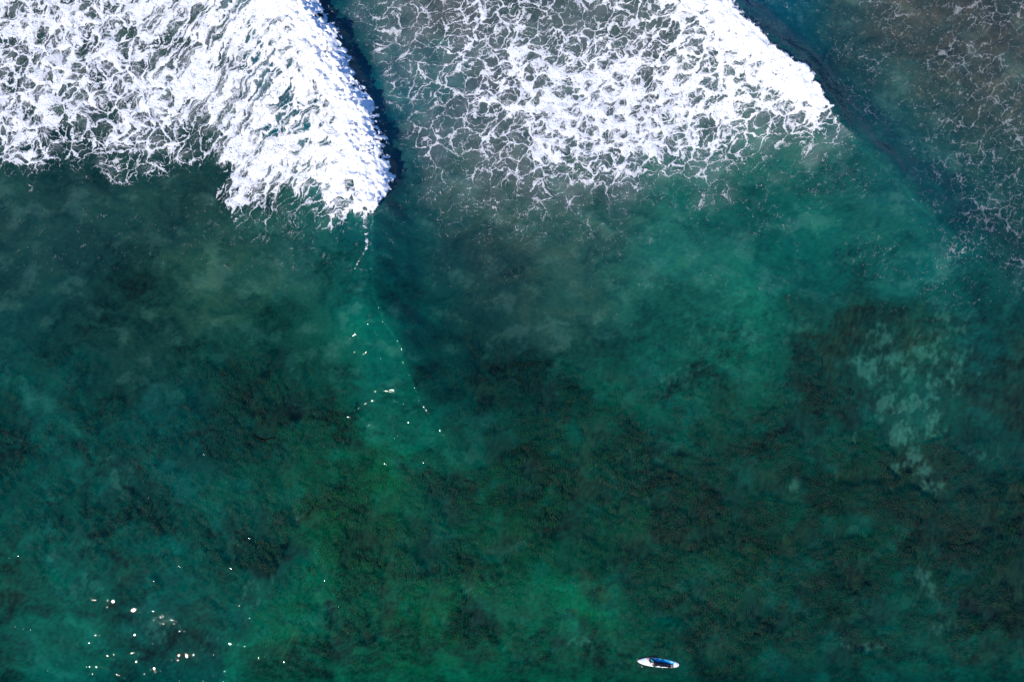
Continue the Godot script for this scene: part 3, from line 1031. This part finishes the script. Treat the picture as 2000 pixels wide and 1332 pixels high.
		more.append(flesh(hand, 0.0045, 0.006))
	var st := SurfaceTool.new()
	st.append_from(body, 0, Transform3D())
	for m in more:
		st.append_from(m, 0, Transform3D())
	var cloth := StandardMaterial3D.new()
	cloth.vertex_color_use_as_albedo = true
	cloth.roughness = 0.4
	cloth.metallic_specular = 0.35
	part(person, "body", st.commit(), cloth)
	var pale := Color(0.62, 0.52, 0.38)
	var hair := flesh([[c - f * 0.03 + up * 0.035, c + f * 0.02 + up * 0.045, 0.088, 0.08, pale], [c - f * 0.06 + up * 0.0, c - f * 0.06 - up * 0.05, 0.062, 0.045, pale], [c - f * 0.02 + side * 0.045, c + side * 0.05 + up * 0.02, 0.05, 0.048, pale], [c - f * 0.02 - side * 0.045, c - side * 0.05 + up * 0.02, 0.05, 0.048, pale]], 0.007, 0.02)
	var hm := StandardMaterial3D.new()
	hm.vertex_color_use_as_albedo = true
	hm.roughness = 0.6
	part(person, "hair", hair, hm)

func build_bird() -> void:
	var at := ground(513.0, 859.0)
	var brown := Color(0.004, 0.003, 0.0025)
	var grey := Color(0.012, 0.012, 0.013)
	var bill := Color(0.1, 0.05, 0.03)
	var bones := [
		[Vector3(-0.09, 0.0, -0.05), Vector3(0.06, 0.0, 0.03), 0.06, 0.075, grey], [Vector3(-0.09, 0, -0.05), Vector3(-0.2, 0.0, -0.11), 0.05, 0.025, brown],
		[Vector3(0.06, 0.0, 0.03), Vector3(0.12, 0.03, 0.07), 0.055, 0.04, brown], [Vector3(0.12, 0.03, 0.07), Vector3(0.17, 0.02, 0.085), 0.045, 0.035, brown], [Vector3(0.17, 0.02, 0.085), Vector3(0.27, -0.03, 0.11), 0.022, 0.008, bill],
		[Vector3(-0.04, 0.03, -0.02), Vector3(-0.26, 0.1, -0.13), 0.06, 0.06, brown], [Vector3(-0.26, 0.1, -0.13), Vector3(-0.4, 0.1, -0.2), 0.062, 0.05, brown], [Vector3(-0.4, 0.1, -0.2), Vector3(-0.56, 0.06, -0.33), 0.05, 0.035, brown], [Vector3(-0.56, 0.06, -0.33), Vector3(-0.72, 0.03, -0.38), 0.034, 0.012, brown],
		[Vector3(0.02, 0.03, 0.0), Vector3(0.3, 0.1, -0.04), 0.05, 0.042, brown], [Vector3(0.3, 0.1, -0.04), Vector3(0.56, 0.11, -0.13), 0.045, 0.045, brown], [Vector3(0.56, 0.11, -0.13), Vector3(0.78, 0.08, -0.16), 0.045, 0.034, brown], [Vector3(0.78, 0.08, -0.16), Vector3(1.02, 0.03, -0.08), 0.034, 0.01, brown]]
	var o := MeshInstance3D.new()
	o.mesh = flesh(bones, 0.016, 0.03, 1.9)
	var m := StandardMaterial3D.new()
	m.vertex_color_use_as_albedo = true
	m.roughness = 0.9
	m.metallic_specular = 0.2
	o.material_override = m
	named(o, "bird", "dark brown bird gliding low over the green water with bent wings", "bird")
	add_child(o, true)
	var y := 2.2
	var k := 1.0 - y / EYE
	o.position = Vector3(at.x * k, y, at.y * k)

func _ready() -> void:
	var camera := Camera3D.new()
	camera.name = "camera"
	camera.fov = rad_to_deg(2.0 * atan(666.0 * M / EYE))
	camera.far = 6000.0
	add_child(camera)
	camera.transform = Transform3D(Basis(Vector3(1, 0, 0), Vector3(0, 0, -1), Vector3(0, 1, 0)), Vector3(0, EYE, 0))
	camera.current = true
	var sky := ProceduralSkyMaterial.new()
	sky.sky_top_color = Color(0.20, 0.44, 0.76)
	sky.sky_horizon_color = Color(0.70, 0.80, 0.92)
	sky.sun_angle_max = 4.0
	sky.sky_curve = 0.12
	sky.ground_bottom_color = Color(0.02, 0.12, 0.12)
	sky.ground_horizon_color = Color(0.35, 0.5, 0.55)
	var e := Environment.new()
	e.background_mode = Environment.BG_SKY
	e.sky = Sky.new()
	e.sky.sky_material = sky
	e.background_energy_multiplier = 1.0
	e.tonemap_mode = Environment.TONE_MAPPER_LINEAR
	e.tonemap_exposure = 1.12
	e.sdfgi_enabled = true
	e.ssao_enabled = true
	e.ssil_enabled = true
	var around := WorldEnvironment.new()
	around.name = "world_environment"
	around.environment = e
	add_child(around)
	var sun := DirectionalLight3D.new()
	sun.name = "sun"
	sun.light_color = Color(1.0, 0.965, 0.91)
	sun.light_energy = 1.6
	sun.light_angular_distance = 0.5
	sun.shadow_enabled = true
	add_child(sun)
	var to_sun := Vector3(-0.62, tan(deg_to_rad(42.0)), 0.78)
	sun.look_at_from_position(Vector3.ZERO, -to_sun, Vector3.UP)
	chop = noise(FastNoiseLite.TYPE_SIMPLEX_SMOOTH, 3.2, 3, 1)
	chop2 = noise(FastNoiseLite.TYPE_SIMPLEX_SMOOTH, 0.55, 2, 2)
	lump = noise(FastNoiseLite.TYPE_SIMPLEX_SMOOTH, 0.75, 3, 3)
	left_line = crest(left_crest)
	right_line = crest(right_crest)
	fill_height()
	build_water()
	build_bed()
	build_weed()
	build_foam()
	build_paddler()
	build_bird()
